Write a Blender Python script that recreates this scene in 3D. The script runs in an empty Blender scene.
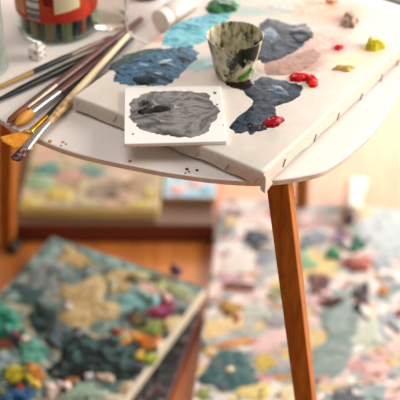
import bpy, math, random
from mathutils import Vector, Matrix, noise

# ------------------------------------------------------------------ basics
scene = bpy.context.scene
COL = scene.collection
F, PITCH, CAM_Z = 1200.0, math.radians(38.0), 1.19      # camera fitted to the square tile and the canvas edges
TOP, CAN = 0.50, 0.52                                   # table top, canvas top
rnd = random.Random(7)


def at(x, y, z):
    """point of the horizontal plane z seen at photo coordinates (x, y)"""
    u, v = (x - 200) / F, -(y - 200) / F
    d = Vector((u, math.cos(PITCH) + v * math.sin(PITCH), -math.sin(PITCH) + v * math.cos(PITCH)))
    return Vector((0, 0, CAM_Z)) + d * ((z - CAM_Z) / d.z)


def srgb(*c):
    if len(c) == 1:
        h = c[0]
        c = [int(h[i:i + 2], 16) / 255 for i in (0, 2, 4)]
    return tuple((v / 12.92 if v <= .04045 else ((v + .055) / 1.055) ** 2.4) for v in c) + (1,)


# ------------------------------------------------------------------ materials
class NT:
    def __init__(s, name):
        s.m = bpy.data.materials.new(name)
        s.m.use_nodes = True
        s.t = s.m.node_tree
        s.b = s.t.nodes['Principled BSDF']

    def n(s, typ, **kw):
        nd = s.t.nodes.new(typ)
        for k, v in kw.items():
            setattr(nd, k, v)
        return nd

    def l(s, a, b):
        s.t.links.new(a, b)

    def coord(s, scale=(1, 1, 1), rot=(0, 0, 0), loc=(0, 0, 0)):
        tc = s.n('ShaderNodeTexCoord')
        mp = s.n('ShaderNodeMapping')
        mp.inputs['Scale'].default_value = scale
        mp.inputs['Rotation'].default_value = rot
        mp.inputs['Location'].default_value = loc
        s.l(tc.outputs['Object'], mp.inputs['Vector'])
        return mp.outputs['Vector']

    def noise(s, vec, scale, detail=4, rough=.6, dist=0):
        nz = s.n('ShaderNodeTexNoise')
        nz.inputs['Scale'].default_value = scale
        nz.inputs['Detail'].default_value = detail
        nz.inputs['Roughness'].default_value = rough
        nz.inputs['Distortion'].default_value = dist
        s.l(vec, nz.inputs['Vector'])
        return nz.outputs['Fac']

    def ramp(s, fac, stops, interp='LINEAR'):
        r = s.n('ShaderNodeValToRGB')
        r.color_ramp.interpolation = interp
        e = r.color_ramp.elements
        while len(e) < len(stops):
            e.new(.5)
        for el, (p, c) in zip(e, stops):
            el.position = p
            el.color = c
        s.l(fac, r.inputs['Fac'])
        return r.outputs['Color']

    def mix(s, fac, a, b, mode='MIX'):
        m = s.n('ShaderNodeMix', data_type='RGBA', blend_type=mode)
        for sock, v in ((m.inputs[0], fac), (m.inputs[6], a), (m.inputs[7], b)):
            if hasattr(v, 'is_linked'):
                s.l(v, sock)
            else:
                sock.default_value = v
        return m.outputs[2]

    def bump(s, h, strength, dist=.001):
        b = s.n('ShaderNodeBump')
        b.inputs['Strength'].default_value = strength
        b.inputs['Distance'].default_value = dist
        s.l(h, b.inputs['Height'])
        s.l(b.outputs['Normal'], s.b.inputs['Normal'])

    def out(s, col, rough=.5, **kw):
        if hasattr(col, 'is_linked'):
            s.l(col, s.b.inputs['Base Color'])
        else:
            s.b.inputs['Base Color'].default_value = col
        s.b.inputs['Roughness'].default_value = rough
        for k, v in kw.items():
            s.b.inputs[k].default_value = v
        return s.m


def crusty(cols, fl=('1a2422', 'c8bfa6'), tone=1.0, th=.67):
    """dried, layered palette paint with flecks of the neighbouring colours"""
    key = ('crusty', tuple(cols))
    if key not in _pc:
        ly = [(c, 34 + 9 * i, .49 + .03 * i, 1 + .4 * i, i * .7) for i, c in enumerate(cols[1:])] + [(fl[0], 42, .60, 1.3, .4), (fl[1], 55, th, 1.2, 1.0)]
        _pc[key] = layered('dried_paint_' + cols[0], cols[0], ly, .5, .5, 1.0, seed=len(_pc), tone=tone)
    return _pc[key]


_pc = {}


def paint(cols, scale=60, rough=.42, stretch=(1, 1, 1), rot=0, bump=.35, dist=1.2):
    """oil paint mixed on the spot: noise streaks between two to four pigments"""
    key = (tuple(cols), scale, rough, stretch, rot)
    if key in _pc:
        return _pc[key]
    t = NT('paint_' + cols[0])
    v = t.coord(stretch, (0, 0, rot), (rnd.random(), rnd.random(), 0))
    f = t.noise(v, scale, 6, .62, dist)
    n = len(cols)
    stops = [(.34 + .32 * i / max(1, n - 1), srgb(c)) for i, c in enumerate(cols)]
    c = t.ramp(f, stops) if n > 1 else srgb(cols[0])
    t.bump(t.noise(v, scale * 3, 5, .65), bump, .0008)
    _pc[key] = t.out(c, rough, **{'Specular IOR Level': .12})
    return _pc[key]


def plain(name, hexc, rough=.5, vary=.12, scale=40, stretch=(1, 1, 1), **kw):
    t = NT(name)
    c = srgb(hexc)
    lo = tuple(x * (1 - vary) for x in c[:3]) + (1,)
    hi = tuple(min(1, x * (1 + vary)) for x in c[:3]) + (1,)
    f = t.noise(t.coord(stretch), scale, 5, .6)
    return t.out(t.ramp(f, [(.3, lo), (.7, hi)]), rough, **kw)


def wood(name, dark, light, scale=30, stretch=(1, 1, .08), rough=.4, **kw):
    t = NT(name)
    v = t.coord(stretch)
    f = t.noise(v, scale, 6, .65, 1.0)
    g = t.noise(v, scale * 5, 3, .5)
    c = t.ramp(f, [(.32, srgb(dark)), (.68, srgb(light))])
    c = t.mix(.18, c, t.ramp(g, [(.35, srgb(dark)), (.65, srgb(light))]))
    t.bump(g, .15, .0005)
    return t.out(c, rough, **kw)


def wash_mat(name, base, blots, rough=.75, weave=900, off=(0, 0)):
    """primed canvas with thin washes of pigment soaked into it; blots = (x, y, rx, ry, rot, hex, strength, softness) in local metres"""
    t = NT(name)
    v = t.coord()
    n1 = t.n('ShaderNodeTexNoise')
    n1.inputs['Scale'].default_value = 28
    n1.inputs['Detail'].default_value = 6
    t.l(v, n1.inputs['Vector'])
    sub = t.n('ShaderNodeVectorMath', operation='SUBTRACT')
    sub.inputs[1].default_value = (.5, .5, .5)
    t.l(n1.outputs['Color'], sub.inputs[0])
    scl = t.n('ShaderNodeVectorMath', operation='SCALE')
    scl.inputs['Scale'].default_value = .045
    t.l(sub.outputs[0], scl.inputs[0])
    add = t.n('ShaderNodeVectorMath', operation='ADD')
    t.l(v, add.inputs[0])
    t.l(scl.outputs[0], add.inputs[1])
    f0 = t.noise(v, 60, 4)
    b = srgb(base)
    col = t.ramp(f0, [(.3, tuple(x * .95 for x in b[:3]) + (1,)), (.7, tuple(min(1, x * 1.04) for x in b[:3]) + (1,))])
    for (x, y, rx, ry, rot, hx, st, soft) in blots:
        mp = t.n('ShaderNodeMapping', vector_type='TEXTURE')
        mp.inputs['Location'].default_value = (x, y, 0)
        mp.inputs['Rotation'].default_value = (0, 0, rot)
        mp.inputs['Scale'].default_value = (rx, ry, 1)
        t.l(add.outputs[0], mp.inputs['Vector'])
        fl = t.n('ShaderNodeVectorMath', operation='MULTIPLY')
        fl.inputs[1].default_value = (1, 1, 0)
        t.l(mp.outputs[0], fl.inputs[0])
        ln = t.n('ShaderNodeVectorMath', operation='LENGTH')
        t.l(fl.outputs[0], ln.inputs[0])
        mr = t.n('ShaderNodeMapRange', interpolation_type='SMOOTHSTEP')
        mr.inputs['From Min'].default_value = 1 - soft
        mr.inputs['From Max'].default_value = 1 + soft * .4
        mr.inputs['To Min'].default_value = st
        mr.inputs['To Max'].default_value = 0
        t.l(ln.outputs['Value'], mr.inputs['Value'])
        col = t.mix(mr.outputs[0], col, srgb(hx))
    t.bump(t.noise(v, weave, 2, .5), .25, .0006)
    return t.out(col, rough)


def mottled(name, stops, scale=14, rough=.65, dist=1.5, bump=.4):
    t = NT(name)
    v = t.coord(loc=(rnd.random() * 3, rnd.random() * 3, 0))
    f = t.noise(v, scale, 6, .6, dist)
    n = len(stops)
    col = t.ramp(f, [(.28 + .44 * i / (n - 1), srgb(c)) for i, c in enumerate(stops)])
    t.bump(t.noise(v, scale * 8, 4), bump, .0015)
    return t.out(col, rough)


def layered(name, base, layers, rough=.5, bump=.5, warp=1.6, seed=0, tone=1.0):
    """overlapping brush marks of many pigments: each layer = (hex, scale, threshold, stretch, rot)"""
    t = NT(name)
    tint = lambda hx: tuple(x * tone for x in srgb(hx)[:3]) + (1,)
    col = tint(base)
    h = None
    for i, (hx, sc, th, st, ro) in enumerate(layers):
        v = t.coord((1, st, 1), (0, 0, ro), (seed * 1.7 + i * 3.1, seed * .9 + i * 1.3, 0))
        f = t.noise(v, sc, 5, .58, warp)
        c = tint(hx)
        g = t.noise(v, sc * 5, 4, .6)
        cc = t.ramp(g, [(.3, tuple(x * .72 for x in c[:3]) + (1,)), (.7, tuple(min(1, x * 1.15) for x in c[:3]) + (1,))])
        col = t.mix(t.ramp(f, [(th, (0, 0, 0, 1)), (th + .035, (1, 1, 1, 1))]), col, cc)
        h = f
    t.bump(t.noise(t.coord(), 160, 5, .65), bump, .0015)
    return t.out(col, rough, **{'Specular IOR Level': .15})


def tube(name, pts, r, mat, parent=None, seg=12, sub=8):
    """round bent rod through world points"""
    P = catmull(pts, sub, closed=False)
    vs, fs = [], []
    for i, p in enumerate(P):
        d = (P[min(i + 1, len(P) - 1)] - P[max(i - 1, 0)]).normalized()
        a = d.cross(Vector((.3, .2, .93))).normalized()
        b = d.cross(a)
        k = 1 if 0 < i < len(P) - 1 else .6
        vs += [p + (a * math.cos(2 * math.pi * j / seg) + b * math.sin(2 * math.pi * j / seg)) * r * k for j in range(seg)]
    for i in range(len(P) - 1):
        for j in range(seg):
            j2 = (j + 1) % seg
            fs.append((i * seg + j, i * seg + j2, (i + 1) * seg + j2, (i + 1) * seg + j))
    fs += [tuple(range(seg))[::-1], tuple((len(P) - 1) * seg + j for j in range(seg))]
    return link(name, vs, fs, mat, parent)


def glass(name, col='f2f8f4', rough=.02, ior=1.45):
    t = NT(name)
    return t.out(srgb(col), rough, **{'Transmission Weight': 1.0, 'IOR': ior})


def metal(name, hexc, rough=.3):
    t = NT(name)
    v = t.coord((8, 1, 1))
    f = t.noise(v, 120, 3)
    c = srgb(hexc)
    return t.out(t.ramp(f, [(.3, tuple(x * .75 for x in c[:3]) + (1,)), (.7, c)]), rough, Metallic=1.0)


# ------------------------------------------------------------------ mesh helpers
def link(name, verts, faces, mats, parent=None, smooth=True, fm=None, bevel=0, subs=0, angle=None):
    me = bpy.data.meshes.new(name)
    if parent is not None:
        inv = parent.matrix_basis.inverted() if parent.parent is None else (parent.parent.matrix_basis @ parent.matrix_basis).inverted()
        verts = [inv @ Vector(v) for v in verts]
    me.from_pydata([tuple(v) for v in verts], [], faces)
    mats = mats if isinstance(mats, (list, tuple)) else [mats]
    for m in mats:
        me.materials.append(m)
    if fm:
        for p, i in zip(me.polygons, fm):
            p.material_index = i
    me.update()
    if smooth:
        for p in me.polygons:
            p.use_smooth = True
        if angle:
            me.set_sharp_from_angle(angle=math.radians(angle))
    o = bpy.data.objects.new(name, me)
    COL.objects.link(o)
    if parent is not None:
        o.parent = parent
    if bevel:
        b = o.modifiers.new('bevel', 'BEVEL')
        b.width = bevel
        b.segments = 3
        b.limit_method = 'ANGLE'
    if subs:
        s_ = o.modifiers.new('sub', 'SUBSURF')
        s_.levels = s_.render_levels = subs
    return o


def empty(name, loc, label, cat, rotm=None, group=None):
    o = bpy.data.objects.new(name, None)
    COL.objects.link(o)
    m = Matrix.Translation(loc)
    if rotm is not None:
        m = m @ rotm.to_4x4()
    o.matrix_basis = m
    o.empty_display_size = .02
    tag(o, label, cat, group)
    return o


def tag(o, label, cat, group=None):
    o['label'] = label
    o['category'] = cat
    if group:
        o['group'] = group
    return o


def box_vf(c, ax, ay, az):
    """box with centre c and half-axis vectors"""
    vs = [c + ax * sx + ay * sy + az * sz for sx in (-1, 1) for sy in (-1, 1) for sz in (-1, 1)]
    fs = [(0, 1, 3, 2), (4, 6, 7, 5), (0, 4, 5, 1), (2, 3, 7, 6), (0, 2, 6, 4), (1, 5, 7, 3)]
    return vs, fs


def box(name, lo, hi, mat, parent=None, bevel=0):
    lo, hi = Vector(lo), Vector(hi)
    h = (hi - lo) / 2
    v, f = box_vf((lo + hi) / 2, Vector((h.x, 0, 0)), Vector((0, h.y, 0)), Vector((0, 0, h.z)))
    return link(name, v, f, mat, parent, smooth=False, bevel=bevel)


def lathe(name, prof, mat, frame, parent=None, seg=48, sy=1.0, sz=1.0, angle=40, fm_fn=None, wob=None):
    """prof: (axial, radius) list along the frame's Z; frame is a 4x4 matrix; sy/sz squash"""
    vs, fs, fm = [], [], []
    n = len(prof)
    for i, p in enumerate(prof):
        a, r = p[0], p[1]
        kx = p[2] if len(p) > 2 else 1
        ky = p[3] if len(p) > 3 else 1
        for k in range(seg):
            th = 2 * math.pi * k / seg
            rr = r * (wob(i, th) if wob else 1)
            vs.append(frame @ Vector((rr * math.cos(th) * sy * kx, rr * math.sin(th) * sz * ky, a)))
    for i in range(n - 1):
        for k in range(seg):
            k2 = (k + 1) % seg
            fs.append((i * seg + k, i * seg + k2, (i + 1) * seg + k2, (i + 1) * seg + k))
            fm.append(fm_fn(i, k) if fm_fn else 0)
    if prof[0][1] > 1e-6:
        fs.append(tuple(range(seg))[::-1]); fm.append(fm_fn(0, 0) if fm_fn else 0)
    if prof[-1][1] > 1e-6:
        fs.append(tuple((n - 1) * seg + k for k in range(seg))); fm.append(fm_fn(n - 2, 0) if fm_fn else 0)
    o = link(name, vs, fs, mat, parent, True, fm if fm_fn else None, angle=angle)
    return o


def axis_frame(p0, p1, up=Vector((0, 0, 1))):
    """frame at p0 with Z towards p1, X as horizontal as can be, Y mostly up"""
    z = (p1 - p0).normalized()
    x = up.cross(z).normalized()
    y = z.cross(x)
    return Matrix((x, y, z)).transposed()


def catmull(pts, sub=8, closed=True):
    out = []
    n = len(pts)
    for i in range(n if closed else n - 1):
        p = [pts[(i + j) % n] if closed else pts[max(0, min(n - 1, i + j))] for j in (-1, 0, 1, 2)]
        for k in range(sub):
            t = k / sub
            out.append(.5 * ((2 * p[1]) + (p[2] - p[0]) * t + (2 * p[0] - 5 * p[1] + 4 * p[2] - p[3]) * t * t
                             + (3 * p[1] - p[0] - 3 * p[2] + p[3]) * t ** 3))
    if not closed:
        out.append(pts[-1])
    return out


def fbm(p, o=4):
    return noise.fractal(p, 1.0, 2.0, o)


def smear(parent, name, z, mat, poly=None, cen=None, rad=None, rot=0, t=.0015, jag=.08, seed=0, seg=96, rings=12,
          ridge=(), clip=None, rough=.5, freq=90, label=None, dome=.35):
    """a daub of thick paint lying on the plane z: ragged outline, bumpy top. poly in photo coordinates, or centre and radii."""
    if poly:
        pts = [at(x, y, z).to_2d() for x, y in poly]
    else:
        pts = []
        for k in range(14):
            th = 2 * math.pi * k / 14
            j = 1 + min(jag, .32) * 2.6 * noise.noise(Vector((math.cos(th) * 1.4, math.sin(th) * 1.4, seed * 3.7)))
            x = rad[0] * j * math.cos(th)
            y = rad[1] * j * math.sin(th)
            pts.append(at(cen[0] + x * math.cos(rot) - y * math.sin(rot), cen[1] + x * math.sin(rot) + y * math.cos(rot), z).to_2d())
    dense = catmull(pts, 10)
    c = sum(dense, Vector((0, 0))) / len(dense)
    R = []
    for k in range(seg):
        th = 2 * math.pi * k / seg
        d = Vector((math.cos(th), math.sin(th)))
        best = 0
        for i in range(len(dense)):
            a, b = dense[i] - c, dense[(i + 1) % len(dense)] - c
            e = b - a
            den = d.x * e.y - d.y * e.x
            if abs(den) < 1e-12:
                continue
            s = (a.x * e.y - a.y * e.x) / den
            u = (a.x * d.y - a.y * d.x) / den
            if s > 0 and -1e-6 <= u <= 1 + 1e-6:
                best = max(best, s)
        q = Vector((c.x + d.x * best, c.y + d.y * best, seed * 1.3))
        best *= 1 + min(jag, .2) * fbm(q * freq * 1.6, 5)
        if clip:
            for (o_, nrm) in clip:
                dn = d.dot(nrm)
                if dn > 1e-6:
                    best = min(best, max(0, (o_ - c).dot(nrm)) / dn)
        R.append(best)
    vs = [Vector((c.x, c.y, 0))]
    rho = [(i / (rings - 1)) ** .8 for i in range(1, rings)]
    for r in rho:
        for k in range(seg):
            th = 2 * math.pi * k / seg
            vs.append(Vector((c.x + R[k] * r * math.cos(th), c.y + R[k] * r * math.sin(th), 0)))
    for i, v in enumerate(vs):
        r = 0 if i == 0 else rho[(i - 1) // seg]
        prof = (max(0, 1 - r ** 5)) ** .5 * (1 - dome + dome * (1 - r * r))
        h = t * prof * (1 + rough * .8 * fbm(Vector((v.x, v.y, seed)) * freq, 5))
        for (a, b, w, hh) in ridge:
            a2, b2 = at(*a, z).to_2d(), at(*b, z).to_2d()
            e = b2 - a2
            s = max(0, min(1, (v.to_2d() - a2).dot(e) / e.length_squared))
            dd = (v.to_2d() - a2 - e * s).length
            h += hh * math.exp(-(dd / w) ** 2) * (1 + .35 * fbm(v * 110 + Vector((0, 0, seed)), 4)) * prof
        v.z = z + max(h, .0001 if r < 1 else 0) - .0002
    fs = [(0, 1 + k, 1 + (k + 1) % seg) for k in range(seg)]
    for i in range(rings - 2):
        for k in range(seg):
            k2 = (k + 1) % seg
            fs.append((1 + i * seg + k, 1 + (i + 1) * seg + k, 1 + (i + 1) * seg + k2, 1 + i * seg + k2))
    o = link(name, vs, fs, mat, parent)
    if label:
        o['label'] = label
    return o


# ------------------------------------------------------------------ shared materials
M_TOP = plain('white_laminate', 'efe6df', .32, .02, 20)
M_EDGE = wood('plywood_edge', 'd8c4b2', 'ece0d4', 60, (1, 1, .2), .5)
M_LEG = wood('stained_wood', '90481a', 'c07a2e', 70, (1, 1, .06), .5, **{'Specular IOR Level': .2})
M_CANVAS_SIDE = plain('raw_canvas', 'd9ccbd', .85, .06, 200)
M_SILVER = metal('silver_ferrule', 'c8c6c2', .36)
M_GOLD = metal('gold_ferrule', 'd9a23c', .25)
M_DULL = metal('worn_ferrule', '9c8878', .4)
M_STAPLE = metal('staple_steel', 'a39a90', .4)
M_BLACKWOOD = plain('dark_green_lacquer', '1f2622', .22, .3)
M_PLUM = plain('plum_lacquer', '67403c', .3, .25, 30, (1, 1, .2))
M_CREAM = wood('pale_wood', 'c9a878', 'ead6b4', 50, (1, 1, .1), .45)
M_BROWNBR = plain('brown_bristles', '7d3c1c', .6, .5, 260, (1, 1, .06))
M_GOLDBR = plain('golden_bristles', 'd08a24', .55, .45, 260, (1, 1, .06))
M_ORANGEBR = plain('orange_bristles', 'f2961e', .5, .3, 200)
M_GLASS = glass('clear_glass', 'f6f6f0', .05, 1.3)

# ------------------------------------------------------------------ the room
tf = NT('floor_boards')
vec = tf.coord((1, 1, 1), (0, 0, math.radians(90)))
bk = tf.n('ShaderNodeTexBrick')
bk.offset = .37
for k, v in (('Scale', 1.0), ('Mortar Size', .0012), ('Brick Width', 1.3), ('Row Height', .09), ('Bias', 0.0)):
    bk.inputs[k].default_value = v
bk.inputs['Color1'].default_value = srgb('d4843e')
bk.inputs['Color2'].default_value = srgb('c0702e')
bk.inputs['Mortar'].default_value = srgb('4a2412')
tf.l(vec, bk.inputs['Vector'])
grain = tf.noise(tf.coord((14, 1, 1)), 9, 6, .65, .8)
colf = tf.mix(.55, bk.outputs['Color'], tf.ramp(grain, [(.3, srgb('a85a20')), (.7, srgb('e09c56'))]))
tf.bump(bk.outputs['Fac'], -.2, .001)
M_FLOOR = tf.out(colf, .34)
fl = box('floor', (-1.8, -.6, -.05), (2.0, 2.9, 0), M_FLOOR)
fl['kind'] = 'structure'
M_WALL = plain('wall_plaster', 'e9e2d8', .9, .03, 8)


def wall_with_hole(name, mk, a0, a1, h, w0, w1, s0, s1):
    """wall spanning a0..a1 along its run with an opening w0..w1 by s0..s1; mk(a, z, side) gives the corner"""
    vs, fs = [], []
    for (p, q, lo, hi) in ((a0, w0, 0, h), (w1, a1, 0, h), (w0, w1, 0, s0), (w0, w1, s1, h)):
        b = len(vs)
        for sd in (0, 1):
            vs += [mk(p, lo, sd), mk(q, lo, sd), mk(q, hi, sd), mk(p, hi, sd)]
        fs += [tuple(b + i for i in f) for f in ((0, 1, 2, 3), (7, 6, 5, 4), (0, 4, 5, 1), (1, 5, 6, 2), (2, 6, 7, 3), (3, 7, 4, 0))]
    o = link(name, vs, fs, M_WALL, None, smooth=False)
    o['kind'] = 'structure'
    return o


wall_with_hole('wall_back', lambda a, z, s: Vector((a, 2.9 + .12 * s, z)), -1.8, 2.12, 2.5, .0, 1.7, .3, 1.3)
wall_with_hole('wall_right', lambda a, z, s: Vector((2.0 + .12 * s, a, z)), -.6, 2.9, 2.5, .5, 2.3, .6, 2.2)
M_FRAME = plain('white_frame', 'efece6', .45, .02)


def window_frame(name, mk, a0, a1, s0, s1):
    vs, fs = [], []
    mid = (a0 + a1) / 2
    for (p, q, lo, hi) in ((a0, a0 + .05, s0, s1), (a1 - .05, a1, s0, s1), (a0 + .05, a1 - .05, s0, s0 + .05),
                           (a0 + .05, a1 - .05, s1 - .05, s1), (mid - .025, mid + .025, s0 + .05, s1 - .05)):
        b = len(vs)
        for sd in (0, 1):
            vs += [mk(p, lo, sd), mk(q, lo, sd), mk(q, hi, sd), mk(p, hi, sd)]
        fs += [tuple(b + i for i in f) for f in ((0, 1, 2, 3), (7, 6, 5, 4), (0, 4, 5, 1), (1, 5, 6, 2), (2, 6, 7, 3), (3, 7, 4, 0))]
    o = link(name, vs, fs, M_FRAME, None, smooth=False)
    o['kind'] = 'structure'


window_frame('window_1', lambda a, z, s: Vector((a, 2.94 + .04 * s, z)), .0, 1.7, .3, 1.3)
window_frame('window_2', lambda a, z, s: Vector((2.04 + .04 * s, a, z)), .5, 2.3, .6, 2.2)

# ------------------------------------------------------------------ the side table
table = empty('side_table', Vector((-.03, 1.2, 0)), 'white side table with rounded corners on splayed reddish wooden legs', 'table')
px_edge = [(0, 119), (12, 127), (38, 139), (80, 154), (150, 169), (180, 174), (210, 178), (240, 180.5), (262, 181), (282, 179.3), (302, 176.3), (322, 171.5), (340, 161), (355, 149),
           (370, 135), (384, 118), (400, 85)]
outline = [at(x, y, TOP).to_2d() for x, y in px_edge]
outline += [Vector(p) for p in ((.238, 1.17), (.258, 1.26), (.25, 1.36), (.20, 1.44), (.10, 1.475), (-.03, 1.48), (-.17, 1.47),
                                (-.27, 1.42), (-.325, 1.33), (-.335, 1.23), (-.305, 1.13), (-.255, 1.066))]
ring = catmull(outline, 8)
cxy = sum(ring, Vector((0, 0))) / len(ring)
n = len(ring)
vs, fs, fm = [], [], []
for (z, k) in ((TOP, -.0012), (TOP - .0008, 0), (TOP - .0062, 0), (TOP - .0072, -.002)):
    for p in ring:
        d = (p - cxy).normalized()
        q = p + d * k
        vs.append(Vector((q.x, q.y, z)))
for i in range(3):
    for k in range(n):
        k2 = (k + 1) % n
        fs.append((i * n + k, (i + 1) * n + k, (i + 1) * n + k2, i * n + k2))
        fm.append(0 if i == 0 else 1)
fs.append(tuple(range(n))); fm.append(0)
fs.append(tuple(3 * n + k for k in range(n))[::-1]); fm.append(1)
link('tabletop', vs, fs, [M_TOP, M_EDGE], table, smooth=False, fm=fm)


def table_leg(p_top, p_foot, s0, s1, ang):
    ca, sa = math.cos(ang), math.sin(ang)
    vs = []
    for p, s in ((p_top, s0), (p_foot, s1)):
        for (x, y) in ((-1, -1), (1, -1), (1, 1), (-1, 1)):
            vs.append(p + Vector((x * ca - y * sa, x * sa + y * ca, 0)) * s / 2)
    fs = [(0, 1, 5, 4), (1, 2, 6, 5), (2, 3, 7, 6), (3, 0, 4, 7), (0, 3, 2, 1), (4, 5, 6, 7)]
    return link('leg', vs, fs, M_LEG, table, smooth=False, bevel=.0012)


LZ = TOP - .0072
table_leg(at(278.8, 175.5, LZ), at(325, 560, 0.0), .0222, .0180, math.radians(-13))
table_leg(Vector((-.235, 1.335, LZ)), Vector((-.296, 1.41, 0)), .0235, .0195, math.radians(-18))
table_leg(Vector((.135, 1.40, LZ)), at(301.5, 211, 0), .0235, .0195, math.radians(-10))
for i, (x, y, r, hx) in enumerate(((50, 141, 1.6, 'b98a4e'), (63, 142, 1.2, 'c9876a'), (66, 144, .9, 'c9876a'), (61, 145.5, .8, 'b9805f'),
                                   (187, 169, 1.3, '5a4a44'), (189, 171.5, .9, '6a5248'), (197, 170, 1.2, '4d4644'), (185.5, 173, .8, '8a6a55'),
                                   (130, 161, 1.4, 'b5835c'), (138, 146, 1.2, '6a584e'))):
    smear(table, 'paint_speck', TOP + .0003, paint([hx], 80), cen=(x, y), rad=(r * 1.4, r), t=.0005, seed=i, seg=20, rings=5)

# ------------------------------------------------------------------ stretched canvas used as a palette
CA, CC = at(72.5, 96, CAN), at(264, 173, CAN)
ex = (CC - CA).normalized()                                # along the near-left side
ey = Vector((-ex.y, ex.x, 0))                              # along the long right side
W, L = (CC - CA).length, .362
canvas = empty('stretched_canvas', Vector((CA.x, CA.y, TOP)), 'white stretched canvas on the tabletop used as a palette, smeared with blue paint', 'canvas',
               Matrix((ex, ey, Vector((0, 0, 1)))).transposed())


def cl(x, y, z):                                           # canvas-local to world
    return Vector((CA.x, CA.y, TOP)) + ex * x + ey * y + Vector((0, 0, z))


def loc2(px, py, z=CAN):
    d = at(px, py, z) - Vector((CA.x, CA.y, z))
    return d.dot(ex), d.dot(ey)


def wb(px, py, rx, ry, hx, st=.8, soft=.7, rot=.55):
    x, y = loc2(px, py)
    return (x, y, rx, ry, rot, hx, st, soft)


blots = [wb(325, 12, .05, .035, 'edbfa8', .9), wb(318, 45, .045, .028, 'e2a897', .85), wb(300, 62, .03, .02, 'c48d7c', .85),
         wb(352, 62, .03, .02, 'f3e3b0', .55), wb(312, 3, .02, .018, 'e0a57c', .9), wb(276, 10, .03, .02, 'd9c9b6', .6),
         wb(190, 66, .028, .014, '9fbfc6', .85), wb(212, 62, .02, .012, '86b0b0', .8), wb(262, 92, .018, .014, 'b5937c', .5),
         wb(150, 40, .022, .008, 'd99a7c', .8, .6, .9), wb(272, 137, .012, .01, 'c9c2bb', .35), wb(250, 12, .03, .014, 'a9cdcd', .7),
         wb(375, 52, .015, .01, 'ead9a0', .7), wb(343, 30, .02, .02, 'ecd2c4', .7), wb(290, 45, .03, .02, 'b9b9b9', .6)]
M_CANVAS = wash_mat('primed_canvas_with_washes', 'e9ded1', blots)
# body: rounded edges; the near-left and right sides bow a little, the cloth's lower edge is wavy
NX, NY = 40, 60
vs, fs, fm = [], [], []
per = []
for i in range(NX): per.append((W * i / NX, 0, 0, -1))
for i in range(NY): per.append((W, L * i / NY, 1, 0))
for i in range(NX): per.append((W * (1 - i / NX), L, 0, 1))
for i in range(NY): per.append((0, L * (1 - i / NY), -1, 0))
n = len(per)
levels = ((.0200, -.0030), (.0192, -.0008), (.0175, 0), (.010, .0003), (.0022, .0002), (.0008, -.002))
for li, (z, k) in enumerate(levels):
    for i, (x, y, nx_, ny_) in enumerate(per):
        bow = 0
        if ny_ == -1:
            bow = .0022 * math.sin(math.pi * x / W) * (1 if x < W else 0)
        wav = .0016 + .0032 * fbm(Vector((x * 20, y * 20, 3.1)), 3) if li >= 4 else 0
        px_, py_ = x - nx_ * (-k) * 1.0, y - ny_ * (-k)
        # keep corners square but pulled in with the rounding
        px_ = min(max(px_, -abs(k) if k > 0 else -k), W + (k if k > 0 else k))
        py_ = min(max(py_, -abs(k) if k > 0 else -k), L + (k if k > 0 else k))
        zz = z + (wav if li >= 4 else 0)
        vs.append(cl(px_, py_ + bow, max(zz, .0003)))
for li in range(len(levels) - 1):
    for k in range(n):
        k2 = (k + 1) % n
        fs.append((li * n + k, (li + 1) * n + k, (li + 1) * n + k2, li * n + k2)); fm.append(0 if li == 0 else 1)
fs.append(tuple(range(n))); fm.append(0)
fs.append(tuple((len(levels) - 1) * n + k for k in range(n))[::-1]); fm.append(1)
link('cloth', vs, fs, [M_CANVAS, M_CANVAS_SIDE], canvas, fm=fm, angle=50)
# folded corner of cloth at the near corner
fv = [cl(W + .0007, -.0008, .0185), cl(W + .0009, .014, .0012), cl(W + .0012, -.001, -.0020), cl(W - .003, -.0012, .001),
      cl(W + .0022, .000, .0165), cl(W + .0026, .013, .0012), cl(W + .0030, -.0015, -.0028), cl(W - .001, -.0024, .0003)]
link('folded_corner', fv, [(4, 7, 6, 5), (0, 1, 2, 3), (0, 4, 5, 1), (1, 5, 6, 2), (2, 6, 7, 3), (3, 7, 4, 0)], M_CANVAS_SIDE, canvas, smooth=False, bevel=.0005)


def side_pt(px, py, face):
    """where the photo ray meets a side of the canvas"""
    o = Vector((0, 0, CAM_Z))
    d = at(px, py, 0) - o
    nrm = ex if face == 'r' else -ey
    p0 = cl(W + .0004, 0, 0) if face == 'r' else cl(0, -.0004 + .0012, 0)
    s = (p0 - o).dot(nrm) / d.dot(nrm)
    return o + d * s


for (px, py, fc) in ((78, 104, 'f'), (115, 119, 'f'), (197, 153.5, 'f'), (227, 167, 'f'), (257, 180, 'f'), (284, 163, 'r'), (315, 138, 'r'), (338, 116.5, 'r'),
                     (361, 97, 'r'), (381, 78, 'r'), (397, 64, 'r')):
    p = side_pt(px, py, fc)
    along, nrm = (ey, ex) if fc == 'r' else (ex, -ey)
    ax = (along * .5 + Vector((0, 0, .85))).normalized()
    v, f = box_vf(p + nrm * .0003, ax * .0042, ax.cross(nrm) * .00033, nrm * .0006)
    link('staple', v, f, M_STAPLE, canvas, smooth=False)

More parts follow.
